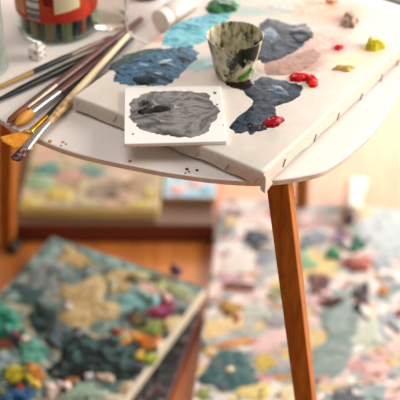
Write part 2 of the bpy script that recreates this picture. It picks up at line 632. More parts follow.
# paint on the canvas
P_BLUE = paint(['0b151b', '223746', '56809c', '223c50', '86abc0'], 46, .32, (1, 2.2, 1), -.6)
P_TURQ = paint(['2f7484', '5fa6b6', '8ccbd2', '4a93a4'], 38, .38, (1, 2, 1), -.5)
P_SLATE = paint(['0e1114', '232b32', '4c5862', '171c20', '36404a'], 48, .38, (1, 1.8, 1), -.4)
P_GREYBLUE = paint(['10141a', '2a343f', '46535f', '1a2129', '38434e'], 54, .3)
P_PINKBR = paint(['94705f', 'b58f80', '7d706d'], 46, .5, (1, 2, 1), .3)
smear(canvas, 'paint_smear', CAN, P_BLUE, [(109, 68), (124, 56), (140, 50), (158, 49), (175, 47), (195, 46), (198, 58), (186, 70), (178, 78), (168, 85),
      (146, 86), (130, 86.5), (119, 84), (112, 79), (116, 73)], t=.0008, jag=.09, seed=1, rings=24, seg=180, label='slate blue paint smear')
smear(canvas, 'paint_smear', CAN, paint(['2a3a36', '4d5f58', '6d7c70'], 50), [(110, 66), (124, 56), (142, 50), (165, 47.5), (160, 51), (140, 56), (126, 64), (116, 71)],
      t=.0011, jag=.12, seed=2, label='dark green edge of the blue smear')
smear(canvas, 'paint_smear', CAN, paint(['0e1a22', '1e3340', '3a5666'], 60, .25), cen=(147, 79), rad=(14, 5), rot=-.1, t=.0012, jag=.3, seed=81, label='blackish streak in the blue smear')
smear(canvas, 'paint_smear', CAN, paint(['86a6b8', 'a9c2cd', 'c6d6da'], 60, .4), cen=(163, 62), rad=(9, 2.4), rot=-.25, t=.0011, jag=.3, seed=82, label='pale blue streak in the blue smear')
smear(canvas, 'paint_smear', CAN, P_TURQ, [(161, 46), (162, 36), (172, 26), (190, 18), (210, 13), (232, 12), (228, 21), (210, 30), (206, 41), (190, 47), (175, 47)],
      t=.0008, jag=.08, seed=3, label='turquoise paint smear')
smear(canvas, 'paint_smear', CAN, paint(['1c2e24', '2c5a3c', '4f8a56'], 60, .3), [(206, 8), (212, 0), (228, -4), (240, 2), (237, 11), (222, 14), (210, 14)],
      t=.004, jag=.1, seed=4, label='dark green paint daub')
smear(canvas, 'paint_smear', CAN, P_SLATE, [(258, 24), (272, 18), (290, 24), (308, 24), (312, 34), (305, 44), (292, 54), (276, 61), (262, 63), (254, 48)],
      t=.0008, jag=.11, seed=5, rings=20, seg=160, label='dark slate paint smear behind the cup')
smear(canvas, 'paint_smear', CAN, paint(['4f5e6a', '6f808d', '93a2ad'], 60, .35), cen=(272, 36), rad=(11, 7), rot=.3, t=.0011, jag=.3, seed=51, label='lighter grey blue streak in the slate smear')
smear(canvas, 'paint_smear', CAN, paint(['10161a', '1d262c', '34404a'], 55, .3), cen=(299, 33), rad=(12, 7), rot=-.1, t=.0012, jag=.3, seed=52, label='blackish streak in the slate smear')
smear(canvas, 'paint_smear', CAN, P_PINKBR, [(262, 64), (276, 60), (296, 54), (318, 47), (322, 55), (308, 68), (296, 74), (276, 76), (262, 74)],
      t=.0009, jag=.09, seed=6, label='pinkish brown thin smear')
smear(canvas, 'paint_smear', CAN, P_GREYBLUE, [(242, 87), (253, 79), (266, 76), (282, 79), (300, 83), (304, 91), (293, 101), (277, 107), (276, 117), (264, 130), (246, 135),
      (228, 131), (235, 119), (248, 109), (252, 101), (245, 94)], t=.0008, jag=.09, seed=7, rings=20, seg=180, label='grey blue paint pool by the cup')
smear(canvas, 'paint_smear', CAN, paint(['2e3b49', '465768', '5f7183'], 70, .3), cen=(278, 92), rad=(14, 5), rot=.2, t=.0011, jag=.3, seed=71, label='lighter blue streak in the pool')
smear(canvas, 'paint_smear', CAN, paint(['1b1512', '2e2320', '4a3a34'], 80, .15), [(225, 82), (238, 77), (252, 80), (254, 86), (244, 90), (232, 88)], t=.0028, jag=.1, seed=9,
      label='black wet paint at the foot of the cup')
for i, (c, r, ro, cols) in enumerate((((322, 45), (17, 7), -.5, ['d79e8c', 'e4bcae', 'efd6cb']), ((313, 10), (24, 6), .15, ['dca888', 'e8c4ac', 'efd9c8']),
                                      ((283, 9), (16, 5), .2, ['b0b4b2', 'c8cac6', 'dcd6cc']), ((330, 29), (13, 5), -.4, ['e6c0b2', 'f0d8cc']),
                                      ((262, 68), (9, 4), .2, ['c9b4a6', 'dccabc']), ((205, 66), (12, 2.6), -.5, ['8ab0b2', 'acc8c8']))):
    smear(canvas, 'paint_smear', CAN, paint(cols, 55, .5, (1, 2.4, 1), ro), cen=c, rad=r, rot=ro, t=.0005, jag=.32, seed=90 + i, seg=110, rings=10)
P_RED = paint(['a80f10', 'd81f18', 'ee3a24'], 120, .3)
smear(canvas, 'paint_dab', CAN, P_RED, cen=(299, 78.5), rad=(10.5, 4.2), rot=-.05, t=.006, jag=.2, seed=10, label='bright red paint dab')
smear(canvas, 'paint_dab', CAN, P_RED, cen=(311.5, 81.5), rad=(6, 5), t=.006, jag=.2, seed=11, label='small bright red paint dab')
smear(canvas, 'paint_dab', CAN, paint(['4e0a12', '8e121c', 'ac1e26'], 120, .12), cen=(272.5, 123.5), rad=(12.5, 4.5), rot=-.25, t=.006, jag=.15, seed=12, label='glossy crimson paint dab')
smear(canvas, 'paint_dab', CAN, paint(['1d1a22', '363241', '6d6a74'], 120, .2), cen=(257, 127), rad=(11, 4), rot=.1, t=.003, jag=.25, seed=13, label='blackish paint streak')
smear(canvas, 'paint_dab', CAN, paint(['c01828', 'd8323c'], 100, .25), cen=(339, 47.5), rad=(4.6, 2.7), rot=-.3, t=.004, jag=.15, seed=14, label='small crimson dot')
smear(canvas, 'paint_dab', CAN, paint(['b09a10', 'd2be22', 'e6d640'], 120, .4), cen=(375, 47), rad=(10, 4.8), rot=-.08, t=.008, jag=.16, seed=15, dome=.2,
      ridge=(((369, 45), (371, 43.5), .0026, .007),), label='mustard yellow paint lump')
smear(canvas, 'paint_dab', CAN, paint(['a07a20', 'c8a244', 'dcc27a'], 120, .4), cen=(343.5, 69), rad=(10.5, 2.6), rot=.05, t=.004, jag=.25, seed=16, label='ochre paint scrape')
smear(canvas, 'paint_dab', CAN, paint(['7a5a44', 'b89880', 'd9c2b0'], 110, .45), cen=(349, 22), rad=(9, 7), rot=.2, t=.009, jag=.2, seed=17,
      ridge=(((345, 15), (355, 18), .004, .004),), label='beige paint lump')
smear(canvas, 'paint_dab', CAN, paint(['c87a4a', 'd99a64'], 110, .4), cen=(331, 1), rad=(6, 3), t=.003, jag=.2, seed=18, label='orange paint dab')

# ------------------------------------------------------------------ ceramic tile
tc = [at(129.4, 86.6, .526), at(228.4, 84.5, .526), at(226.6, 140, .526), at(124, 143, .526)]
tcen = sum(tc, Vector()) / 4 + Vector((-.0032, .0005, 0))
tx = ((tc[1] - tc[0]) + (tc[2] - tc[3])).normalized()
ty = Vector((-tx.y, tx.x, 0))
tile = empty('ceramic_tile', Vector((tcen.x, tcen.y, CAN)), 'square white ceramic tile with a grey paint smear, lying on the canvas corner', 'tile',
             Matrix((tx, ty, Vector((0, 0, 1)))).transposed())
M_TILE = plain('white_glaze', 'f3efe9', .12, .02, 15)
v, f = box_vf(Vector((tcen.x, tcen.y, CAN + .0023)), tx * .0494, ty * .0497, Vector((0, 0, .0021)))
link('tile_body', v, f, M_TILE, tile, smooth=False, bevel=.0009)
P_GREY = paint(['464240', '64615e', '8e8b88', '5c5856', '7a7673'], 26, .55, (1, 1.3, 1), .2, .04)


def tz(x, y): return (115 + x / 3.333, 80 + y / 3.333)


TZ_ = CAN + .0044
smear(tile, 'paint_smear', TZ_, P_GREY, [tz(*p) for p in ((52, 68), (95, 44), (140, 36), (200, 34), (260, 37), (312, 45), (325, 72), (350, 95), (345, 130), (322, 150),
      (310, 176), (270, 190), (230, 195), (170, 187), (110, 175), (70, 155), (48, 125), (45, 95))], t=.0006, jag=.06, seed=21, rings=40, seg=180, rough=.12, dome=.1, freq=110,
      ridge=((tz(72, 108), tz(120, 100), .0035, .0055), (tz(120, 100), tz(192, 94), .0026, .0060), (tz(92, 76), tz(128, 84), .0022, .0045), (tz(100, 118), tz(150, 140), .0016, .0014)))
smear(tile, 'paint_ridge', TZ_ + .0003, paint(['1c1a19', '34312f', '464340'], 70, .5, bump=.3), [tz(*p) for p in ((70, 112), (92, 99), (88, 82), (110, 75), (130, 87), (160, 90),
      (193, 88), (191, 100), (160, 107), (130, 109), (98, 117))], t=.0055, jag=.12, seed=22, rings=16, seg=100, label='darker raised ridge of grey paint')
for i, (x, y, rx, ry) in enumerate(((333, 43, 2, 1.5), (60, 180, 1.4, 1), (362, 150, .9, .7), (340, 82, 1.6, 1))):
    smear(tile, 'paint_speck', TZ_, P_GREY, cen=tz(x, y), rad=(rx, ry), t=.0006, seed=30 + i, seg=16, rings=4)

# ------------------------------------------------------------------ stained cup
cb = at(234.3, 73.5, CAN + .0015)
cup = empty('paint_cup', Vector((cb.x, cb.y, CAN + .0015)), 'small tapered cup stained brown and green with dried paint, on the canvas', 'cup')
t = NT('stained_cup')
v_ = t.coord((1, 1, .42), loc=(.3, .1, 0))
f1 = t.noise(v_, 95, 5, .6, .8)
f2 = t.noise(v_, 45, 4, .6, .5)
c1 = t.ramp(f1, [(.26, srgb('14130e')), (.37, srgb('544627')), (.44, srgb('b0a67e')), (.60, srgb('ded9c2')), (.74, srgb('9a8650'))])
c1 = t.mix(t.ramp(f2, [(.54, (0, 0, 0, 1)), (.60, (1, 1, 1, 1))]), c1, srgb('1c1c12'))
f3 = t.noise(t.coord((1, 1, .5), loc=(1.7, .4, .2)), 70, 3)
c1 = t.mix(t.ramp(f3, [(.60, (0, 0, 0, 1)), (.68, (1, 1, 1, 1))]), c1, srgb('3f6b2e'))
f4 = t.noise(t.coord((1, 1, .5), loc=(4.7, 2.4, .2)), 60, 3)
c1 = t.mix(t.ramp(f4, [(.60, (0, 0, 0, 1)), (.70, (1, 1, 1, 1))]), c1, srgb('7a5520'))
t.bump(f1, .3, .001)
M_CUP = t.out(c1, .35, **{'Specular IOR Level': .35})
H = .0455
prof = [(0.0, .0), (0, .0175), (.0008, .0192), (.004, .0204)]
for i in range(1, 11):
    s = i / 10
    prof.append((.004 + (H - .004) * s, .0204 + (.0293 - .0204) * s))
prof += [(H + .0006, .0288), (H, .0280)]
for i in range(9, -1, -1):
    s = i / 10
    prof.append((.006 + (H - .006) * s, .0190 + (.0280 - .0190) * s))
prof += [(.0052, .012), (.005, 0)]
lathe('cup_body', prof, M_CUP, Matrix.Translation(cup.location), cup, 72)
gp = [Vector((cb.x + .0208 * math.cos(a) * k, cb.y + .0208 * math.sin(a) * k, CAN + z)) for (a, z, k) in
      ((-1.35, .006, 1.04), (-1.2, .010, 1.06), (-1.0, .012, 1.08), (-.85, .015, 1.1), (-.75, .018, 1.13))]
o = tube('paint_drip', gp, .0021, paint(['3f7a1e', '5a9a2a', '79b23c'], 120, .3), cup)
o['label'] = 'bright green paint drip'

# ------------------------------------------------------------------ paintbrushes
BR = 'paintbrushes at the left edge of the table'


def brush(tip, end, z0, z1, lb, lf, prof_b, prof_f, prof_h, mats, label, handle_tip=None, flat=1.0):
    """bristle tip and handle end in photo coordinates; profiles are (fraction, radius)"""
    p0, p1 = at(*tip, z0), at(*end, z1)
    fr = axis_frame(p0, p1)
    root = empty('paintbrush', p0, label, 'paintbrush', fr, BR)
    m = root.matrix_basis.copy()
    Lt = (p1 - p0).length
    prof = lambda pr, a, b: [(a + (b - a) * q[0],) + tuple(q[1:]) for q in pr]
    lathe('bristles', prof(prof_b, 0, lb), mats[0], m, root, 28, wob=lambda i, th: 1 + .10 * noise.noise(Vector((math.cos(th) * 5, math.sin(th) * 5, i * .3))))
    lathe('ferrule', prof(prof_f, lb - .001, lb + lf), mats[1], m, root, 28)
    if handle_tip:
        lathe('handle', prof(prof_h, lb + lf - .001, Lt - handle_tip[0]), mats[2], m, root, 24)
        r = prof_h[-1][1]
        lathe('handle_tip', [(Lt - handle_tip[0] - .0005, r * 1.01), (Lt - handle_tip[0] * .4, r * .85), (Lt - .002, r * .6), (Lt, .0004)], handle_tip[1], m, root, 24)
    else:
        lathe('handle', prof(prof_h, lb + lf - .001, Lt), mats[2], m, root, 24)
    return root


def dist(a, b, z): return (at(*a, z) - at(*b, z)).length


# a: dark handle with gold end, silver ferrule, hairs at the far end
brush((113, 36), (-14, 93), TOP + .0042, TOP + .0042, .014, dist((105, 42), (73, 57), TOP), [(0, .0004), (.4, .0022), (1, .0026)],
      [(0, .0022), (.1, .0024), (.9, .0026), (1, .0026)], [(0, .0026), (.2, .0032), (.7, .0032), (1, .0028)],
      [M_BROWNBR, M_DULL, M_BLACKWOOD], 'thin dark green paintbrush with a gold handle end, rearmost of the brushes by the die',
      (dist((33, 73), (-14, 93), TOP), plain('gold_dip', 'b08a4a', .35, .15)))
# b: thick black handle
brush((120, 41), (-10, 104), TOP + .0044, TOP + .0044, .014, .026, [(0, .0004), (.4, .0024), (1, .0028)],
      [(0, .0028), (1, .0034)], [(0, .0034), (.3, .0044), (.7, .0038), (1, .0014)],
      [M_BROWNBR, M_SILVER, M_BLACKWOOD], 'black paintbrush with a plain pointed handle, second of the brushes from the die')
# c: brown bristles, worn ferrule, plum handle
brush((7, 123), (143.5, 17), TOP + .0060, TOP + .0085, dist((7, 123), (25, 108), TOP), dist((25, 108), (52, 86), TOP),
      [(0, .0006, 1.3, .5), (.2, .0032, 1.25, .8), (.6, .0046), (1, .0044)], [(0, .0044), (.1, .0047), (.8, .0050), (1, .0046)],
      [(0, .0044), (.25, .0050), (.7, .0040), (.97, .0030), (1, .0012)], [M_BROWNBR, M_DULL, M_PLUM],
      'plum handled paintbrush with a dull ferrule and reddish brown bristles')
# d: golden mop, silver ferrule, plum handle
brush((15, 125), (124, 44), TOP + .0066, TOP + .0050, dist((15, 125), (33, 113), TOP), dist((33, 113), (61, 92.5), TOP),
      [(0, .0008, 1, .6), (.15, .0036), (.45, .0056), (.8, .0052), (1, .0042)], [(0, .0042), (.08, .0046), (.85, .0036), (1, .0036)],
      [(0, .0040), (.25, .0048), (.7, .0038), (.97, .0026), (1, .0012)], [M_GOLDBR, M_SILVER, M_PLUM],
      'plum handled paintbrush with a shiny silver ferrule and round golden bristles')
# e: flat angled brush, silver ferrule, wooden handle speckled with gold
t = NT('speckled_handle')
vv = t.coord()
g1 = t.noise(vv, 160, 4)
sepz = t.n('ShaderNodeSeparateXYZ'); t.l(t.n('ShaderNodeTexCoord').outputs['Object'], sepz.inputs[0])
mr = t.n('ShaderNodeMapRange'); mr.inputs['From Min'].default_value = .10; mr.inputs['From Max'].default_value = .13
t.l(sepz.outputs['Z'], mr.inputs['Value'])
cA = t.ramp(g1, [(.36, srgb('8a6a4a')), (.5, srgb('c49a5e')), (.64, srgb('d8b98c'))])
M_SPECK = t.out(t.mix(mr.outputs[0], cA, srgb('e2cda6')), .45)
brush((15, 160), (130, 33), TOP + .0062, TOP + .0150, dist((15, 160), (28, 150), TOP), dist((28, 150), (50, 125), TOP),
      [(0, .0030, 1.3, .4), (.1, .0046, 1.2, .5), (.6, .0050, 1.1, .6), (1, .0044, 1.1, .7)], [(0, .0044, 1.15, .7), (.12, .0046, 1.1, .75), (.5, .0038), (1, .0034)],
      [(0, .0036), (.2, .0048), (.6, .0036), (.97, .0028), (1, .0016)],
      [paint(['1d1a1c', '4a3a3a', 'b58a80'], 160, .6), M_SILVER, M_SPECK],
      'pale wooden paintbrush with a silver ferrule and dark short bristles, resting over the other handles')
# fan brush
z0, z1 = TOP + .0066, TOP + .0050
p0, p1 = at(28, 134, z0), at(134, 37, z1)
fan = empty('fan_brush', p0, 'fan paintbrush with spread orange bristles, gold ferrule and dark handle, overhanging the table edge', 'paintbrush', axis_frame(p0, p1), BR)
m = fan.matrix_basis.copy()
lf = dist((28, 134), (47, 117), TOP)
Lt = (p1 - p0).length
vs, fs = [], []
NR, NA = 14, 121
A0, A1 = math.radians(-38), math.radians(46)
for side in (1, -1):
    for i in range(NR):
        s = i / (NR - 1)
        for k in range(NA):
            a = A0 + (A1 - A0) * k / (NA - 1)
            groove = .5 + .5 * noise.noise(Vector((k * .55, 0, side * 3.0)))
            ln_ = .0275 * (1 + .07 * noise.noise(Vector((k * .23, 2.2, 0))))
            r = .002 + (ln_ - .002) * s
            th = (.0018 * (1 - s) + .0004) * (.45 + .55 * groove)
            vs.append(m @ Vector((r * math.sin(a) + .003 * math.sin(a), th * side, -r * math.cos(a) + .002)))
for sd in range(2):
    b = sd * NR * NA
    for i in range(NR - 1):
        for k in range(NA - 1):
            q = (b + i * NA + k, b + i * NA + k + 1, b + (i + 1) * NA + k + 1, b + (i + 1) * NA + k)
            fs.append(q if sd == 0 else q[::-1])
N2 = NR * NA
for k in range(NA - 1):
    a, b = (NR - 1) * NA + k, (NR - 1) * NA + k + 1
    fs.append((a, b, N2 + b, N2 + a))
for k in (0, NA - 1):
    for i in range(NR - 1):
        a, b = i * NA + k, (i + 1) * NA + k
        fs.append((a, b, N2 + b, N2 + a))
link('bristles', vs, fs, M_ORANGEBR, fan)
lathe('ferrule', [(-.0012, .0042, 1.35, .55), (.0, .0048, 1.35, .6), (.003, .0048, 1.3, .62), (.0042, .0036, 1.1, .8), (lf * .5, .0030), (lf, .0033)], M_GOLD, m, fan, 28)
lathe('clamp', [(-.0020, .0050, 1.30, .60), (-.0016, .0054, 1.30, .66), (.0022, .0054, 1.30, .66), (.0026, .0050, 1.30, .6)], metal('bright_brass', 'f0d9a0', .15), m, fan, 28)
lathe('handle', [(lf - .001, .0031), (lf + .03, .0041), (Lt * .6, .0034), (Lt - .004, .0022), (Lt, .0008)], M_BLACKWOOD, m, fan, 24)

# ------------------------------------------------------------------ die
S = .0077
dc = at(37.5, 58, TOP)
die = empty('die', Vector((dc.x, dc.y, TOP)), 'small white die with dark pips standing on the tabletop in front of the jar', 'die', Matrix.Rotation(math.radians(-28), 3, 'Z'))
dm = die.matrix_basis.copy()
v, f = box_vf(Vector((0, 0, S + .0001)), Vector((S, 0, 0)), Vector((0, S, 0)), Vector((0, 0, S)))
link('die_body', [dm @ q for q in v], f, plain('die_plastic', 'eadfd6', .35, .03), die, smooth=False, bevel=.0026)
M_PIP = plain('pip_paint', '2a2020', .4, .1)
k_ = .46 * S
faces = [('z', 1, [(-k_, k_), (0, 0), (k_, -k_)]), ('y', -1, [(-k_, -k_), (k_, k_)]), ('x', 1, [(-k_, -k_), (-k_, k_), (k_, -k_), (k_, k_)]),
         ('x', -1, [(-k_, k_), (0, 0), (k_, -k_)]), ('y', 1, [(-k_, -k_), (-k_, k_), (k_, -k_), (k_, k_), (0, 0)])]
for axn, sg, pts in faces:
    for (a, b) in pts:
        nrm = Vector((sg, 0, 0)) if axn == 'x' else Vector((0, sg, 0)) if axn == 'y' else Vector((0, 0, sg))
        u = Vector((0, 1, 0)) if axn == 'x' else Vector((1, 0, 0))
        w = nrm.cross(u)
        c = Vector((0, 0, S + .0001)) + nrm * S + u * a + w * b
        fr = Matrix((u, w, nrm)).transposed().to_4x4()
        lathe('pip', [(-.0006, .0015), (.00012, .0015), (.00022, .0011)], M_PIP, dm @ Matrix.Translation(c) @ fr, die, 14)

# ------------------------------------------------------------------ glass jar of pencils
RJ = .046
jf = at(54.5, 46.5, TOP)
jc = Vector((jf.x, jf.y + RJ, TOP))
jar = empty('glass_jar', jc, 'large glass jar with a red paper label, full of pencils, standing behind the die', 'jar')
jm = Matrix.Translation(jc)
HJ = .135
lathe('jar_glass', [(.0003, 0), (.0003, .040), (.0010, .0435), (.003, .0452), (.006, RJ), (HJ - .02, RJ), (HJ - .01, .042), (HJ, .040), (HJ + .001, .039), (HJ, .0375),
                    (HJ - .01, .0385), (HJ - .02, RJ - .0025), (.010, RJ - .0025), (.006, RJ - .0030), (.0030, .0405), (.0026, .03), (.0024, 0)], glass('jar_glass', 'd3e6da', .05, 1.3), jm, jar, 72)


def patch(name, a0, a1, z0, z1, r, mat, parent, n=40, slant=0):
    vs, fs = [], []
    for i in range(n + 1):
        a = math.radians(a0 + (a1 - a0) * i / n)
        dz = slant * i / n
        for (rr, z) in ((r, z0 + dz), (r, z1), (r - .0003, z1), (r - .0003, z0 + dz)):
            vs.append(jc + Vector((rr * math.cos(a), rr * math.sin(a), z)))
    for i in range(n):
        for k in range(4):
            fs.append((4 * i + k, 4 * (i + 1) + k, 4 * (i + 1) + (k + 1) % 4, 4 * i + (k + 1) % 4))
    fs += [(0, 1, 2, 3), tuple(4 * n + k for k in (3, 2, 1, 0))]
    return link(name, vs, fs, mat, parent, angle=40)


ZL = .0285
M_RED = paint(['a82e1c', 'b93a22', 'c24a2a'], 60, .45)
lab = patch('paper_label', -185, 175, ZL, .108, RJ + .0006, M_RED, jar, 120)
lab['label'] = 'red paper label'
tb = NT('barcode_print')
sx = tb.n('ShaderNodeSeparateXYZ'); tb.l(tb.coord(), sx.inputs[0])
wn = tb.n('ShaderNodeTexWhiteNoise', noise_dimensions='1D')
ml = tb.n('ShaderNodeMath', operation='MULTIPLY'); ml.inputs[1].default_value = 620
fl_ = tb.n('ShaderNodeMath', operation='FLOOR')
tb.l(sx.outputs['Z'], ml.inputs[0]); tb.l(ml.outputs[0], fl_.inputs[0]); tb.l(fl_.outputs[0], wn.inputs['W'])
M_BAR = tb.out(tb.ramp(wn.outputs['Value'], [(.45, srgb('6e6662')), (.46, srgb('d9d2ca'))], 'CONSTANT'), .5)
patch('barcode', -127, -107, ZL + .003, .085, RJ + .0011, M_BAR, lab)
patch('side_print', -156, -131, ZL + .006, .10, RJ + .0011, paint(['c07a52', 'd3956e', 'b5603c'], 90, .5), lab)
patch('cream_panel', -86, -50, ZL + .012, .10, RJ + .0011, paint(['d8c49a', 'e2d2ae'], 60, .5), lab, slant=.004)
patch('dark_print', -100, -88, ZL + .022, .06, RJ + .0011, paint(['6e1d14', '8a2a1c'], 60, .5), lab)
PEN = [('dark grey', '6a6a5c'), ('olive', 'b0a660'), ('black', '1c1c1c'), ('tan', 'dcb878'), ('dark brown', '7a5030'), ('orange', 'e08a48'), ('black', '17181c'),
       ('olive', 'b8aa68'), ('navy', '34425e'), ('salmon red', 'f07a64'), ('black', '22201e'), ('tan', 'e0c088')]
ORD = ['first', 'second', 'third', 'fourth', 'fifth', 'sixth', 'seventh', 'eighth', 'ninth', 'tenth', 'eleventh', 'last']
for i, (nm, hx) in enumerate(PEN):
    a = math.radians(-172 + 164 * i / (len(PEN) - 1))
    r0 = .0375
    base = jc + Vector((r0 * math.cos(a), r0 * math.sin(a), .0034))
    h = .075 + .02 * rnd.random()
    pe = empty('pencil', base, f'{nm} pencil standing in the red labelled jar, {ORD[i]} from the left behind the glass', 'pencil', None, 'pencils in the red labelled jar')
    pm = Matrix.Translation(base)
    lathe('barrel', [(0, .0034), (.0008, .0039), (h, .0039), (h + .0005, .0036)], plain('pencil_' + hx, hx, .35, .1), pm, pe, 8, angle=20)
    lathe('tip', [(h, .0037), (h + .014, .0011)], M_CREAM, pm, pe, 8)
    lathe('lead', [(h + .0135, .0011), (h + .018, .0002)], plain('lead_' + hx, hx, .3, .1), pm, pe, 8)

# ------------------------------------------------------------------ other things at the back of the table
gf = at(112, 33.5, TOP)
gl = Vector((gf.x - .004, gf.y + .023, TOP))
lathe('glass_body', [(.0003, 0), (.0003, .018), (.002, .0205), (.006, .0212), (.075, .0245), (.0757, .0238), (.075, .0232), (.010, .0190), (.0085, .0150), (.008, 0)],
      M_GLASS, Matrix.Translation(gl), empty('drinking_glass', gl, 'small clear empty glass standing between the red labelled jar and the white bottle', 'glass'), 56)
# bent wire looping past the brushes
wp = [at(127, -6, .575), at(126.3, 6, .563), at(125.3, 20, .548), at(128, 31, .535), at(134, 37.5, .527), at(140, 41, .5235), at(146, 44, .5215)]
o = tube('wire', wp, .0009, plain('pale_wire', 'cfc4b6', .35, .05))
tag(o, 'thin pale bent wire curving over the brush handles to the canvas edge', 'wire')

# white bottle lying on its side
b0 = at(159.5, 21.5, TOP + .0143)
b1 = at(186, 5.5, TOP + .0143)
bd = (b1 - b0).normalized()
bot = empty('paint_bottle', b0, 'small white plastic bottle lying on its side at the far left edge of the canvas', 'bottle', axis_frame(b0, b1))
bm_ = bot.matrix_basis.copy()
M_WPL = plain('white_plastic', 'e6ded4', .35, .03)
lathe('cap', [(0, 0), (.0002, .0115), (.0014, .0130), (.012, .0134), (.0125, .0128)], plain('beige_plastic', 'efe4d6', .4, .03), bm_, bot, 40)
lathe('bottle_body', [(.0122, .0105), (.014, .0126), (.018, .0140), (.046, .0140), (.050, .0130), (.051, 0)], M_WPL, bm_, bot, 40)

# tin at the left edge
tl = Vector((-.2385, 1.1185, TOP))
tin = empty('tin_can', tl, 'pale grey green can at the left border of the tabletop', 'can')
lathe('can_body', [(.0002, 0), (.0002, .0285), (.0012, .0300), (.0022, .0290), (.09, .0290), (.091, .0300), (.0925, .0300), (.0925, .0285), (.004, .0280), (.004, 0)],
      plain('grey_green_tin', '8f958a', .5, .25, 60, (1, 1, 2)), Matrix.Translation(tl), tin, 48)
# brown bottle far behind
bb = at(146, -5, TOP)
br_ = empty('brown_bottle', bb, 'dark brown bottle at the back behind the white bottle', 'bottle')
lathe('bottle_body', [(.0002, 0), (.0002, .017), (.002, .0185), (.05, .0185), (.06, .012), (.066, .009), (.08, .009), (.081, .007)], plain('brown_glass', '3a241a', .15, .1),
      Matrix.Translation(bb), br_, 40)
# dark box against the far edge of the canvas
v, f = box_vf(cl(W - .028, L + .026, .0095), ex * .045, ey * .0225, Vector((0, 0, .0095)))
bx = link('dark_box', v, f, plain('dark_green_card', '1e2823', .5, .2), None, smooth=False, bevel=.001)
tag(bx, 'dark green box behind the far edge of the canvas', 'box')

# ------------------------------------------------------------------ paintings on the floor


def slab(name, label, corners, z0, z1, m_top, m_side, cat='canvas', bevel=.002):
    """flat rectangular panel from four world points (xy), between z0 and z1; returns its Empty and the clip planes of its top"""
    c = sum((Vector(p[:2]) for p in corners), Vector((0, 0))) / 4
    a = Vector(corners[1][:2]) - Vector(corners[0][:2])
    rot = Matrix.Rotation(math.atan2(a.y, a.x), 3, 'Z')
    e = empty(name, Vector((c.x, c.y, z0)), label, cat, rot)
    vs = [Vector((p[0], p[1], z)) for z in (z0, z1) for p in corners]
    fs = [(3, 2, 1, 0), (4, 5, 6, 7), (0, 1, 5, 4), (1, 2, 6, 5), (2, 3, 7, 6), (3, 0, 4, 7)]
    link('panel', vs, fs, [m_top, m_side], e, smooth=False, fm=[1, 0, 1, 1, 1, 1], bevel=bevel)
    clip = []
    for i in range(4):
        p, q = Vector(corners[i][:2]), Vector(corners[(i + 1) % 4][:2])
        d = q - p
        nrm = Vector((d.y, -d.x)).normalized()
        if (c - p).dot(nrm) > 0:
            nrm = -nrm
        clip.append((p - nrm * .002, nrm))
    return e, clip


def rect(o, d, w, l):
    """rectangle from corner o: w along d, l along d turned left"""
    d = Vector(d[:2]).normalized()
    n_ = Vector((-d.y, d.x))
    o = Vector(o[:2])
    return [o, o + d * w, o + d * w + n_ * l, o + n_ * l]


# big pale board on the right
BZ = .018
bo = at(212.5, 250, BZ).to_2d()
bdir = (at(222, 196, BZ) - at(192, 400, BZ)).to_2d().normalized()
bn = Vector((bdir.y, -bdir.x))
far = at(222, 197, BZ).to_2d()
near = far - bdir * .62
M_BOARD = layered('paint_covered_board', 'd9c8c0', [('d9bdb5', 6, .46, 1, 0), ('e9e2da', 6, .50, 1.6, .5), ('a9b4b0', 7, .53, 1, .2), ('dcc384', 7, .57, 1.5, -.4),
    ('8fa5a4', 9, .57, 1, .9), ('c48d84', 11, .58, 2, .3), ('6f7c7c', 12, .61, 1.4, 1.1), ('b98838', 15, .63, 1, .4), ('ece6df', 11, .58, 2, -.7), ('553a3a', 16, .63, 1, .1),
    ('64804f', 16, .645, 1.5, .6), ('2c3638', 17, .65, 1, 1.4), ('e6dbd0', 19, .62, 1.7, .2)], .55, seed=1, tone=.98)
board, bclip = slab('painted_board', 'large pale board on the floor under the table, covered in pink, yellow and teal paint', [near, near + bn * .62, far + bn * .62, far], .0005, BZ,
                    M_BOARD, plain('board_edge', '8a4a34', .7, .1), 'board')
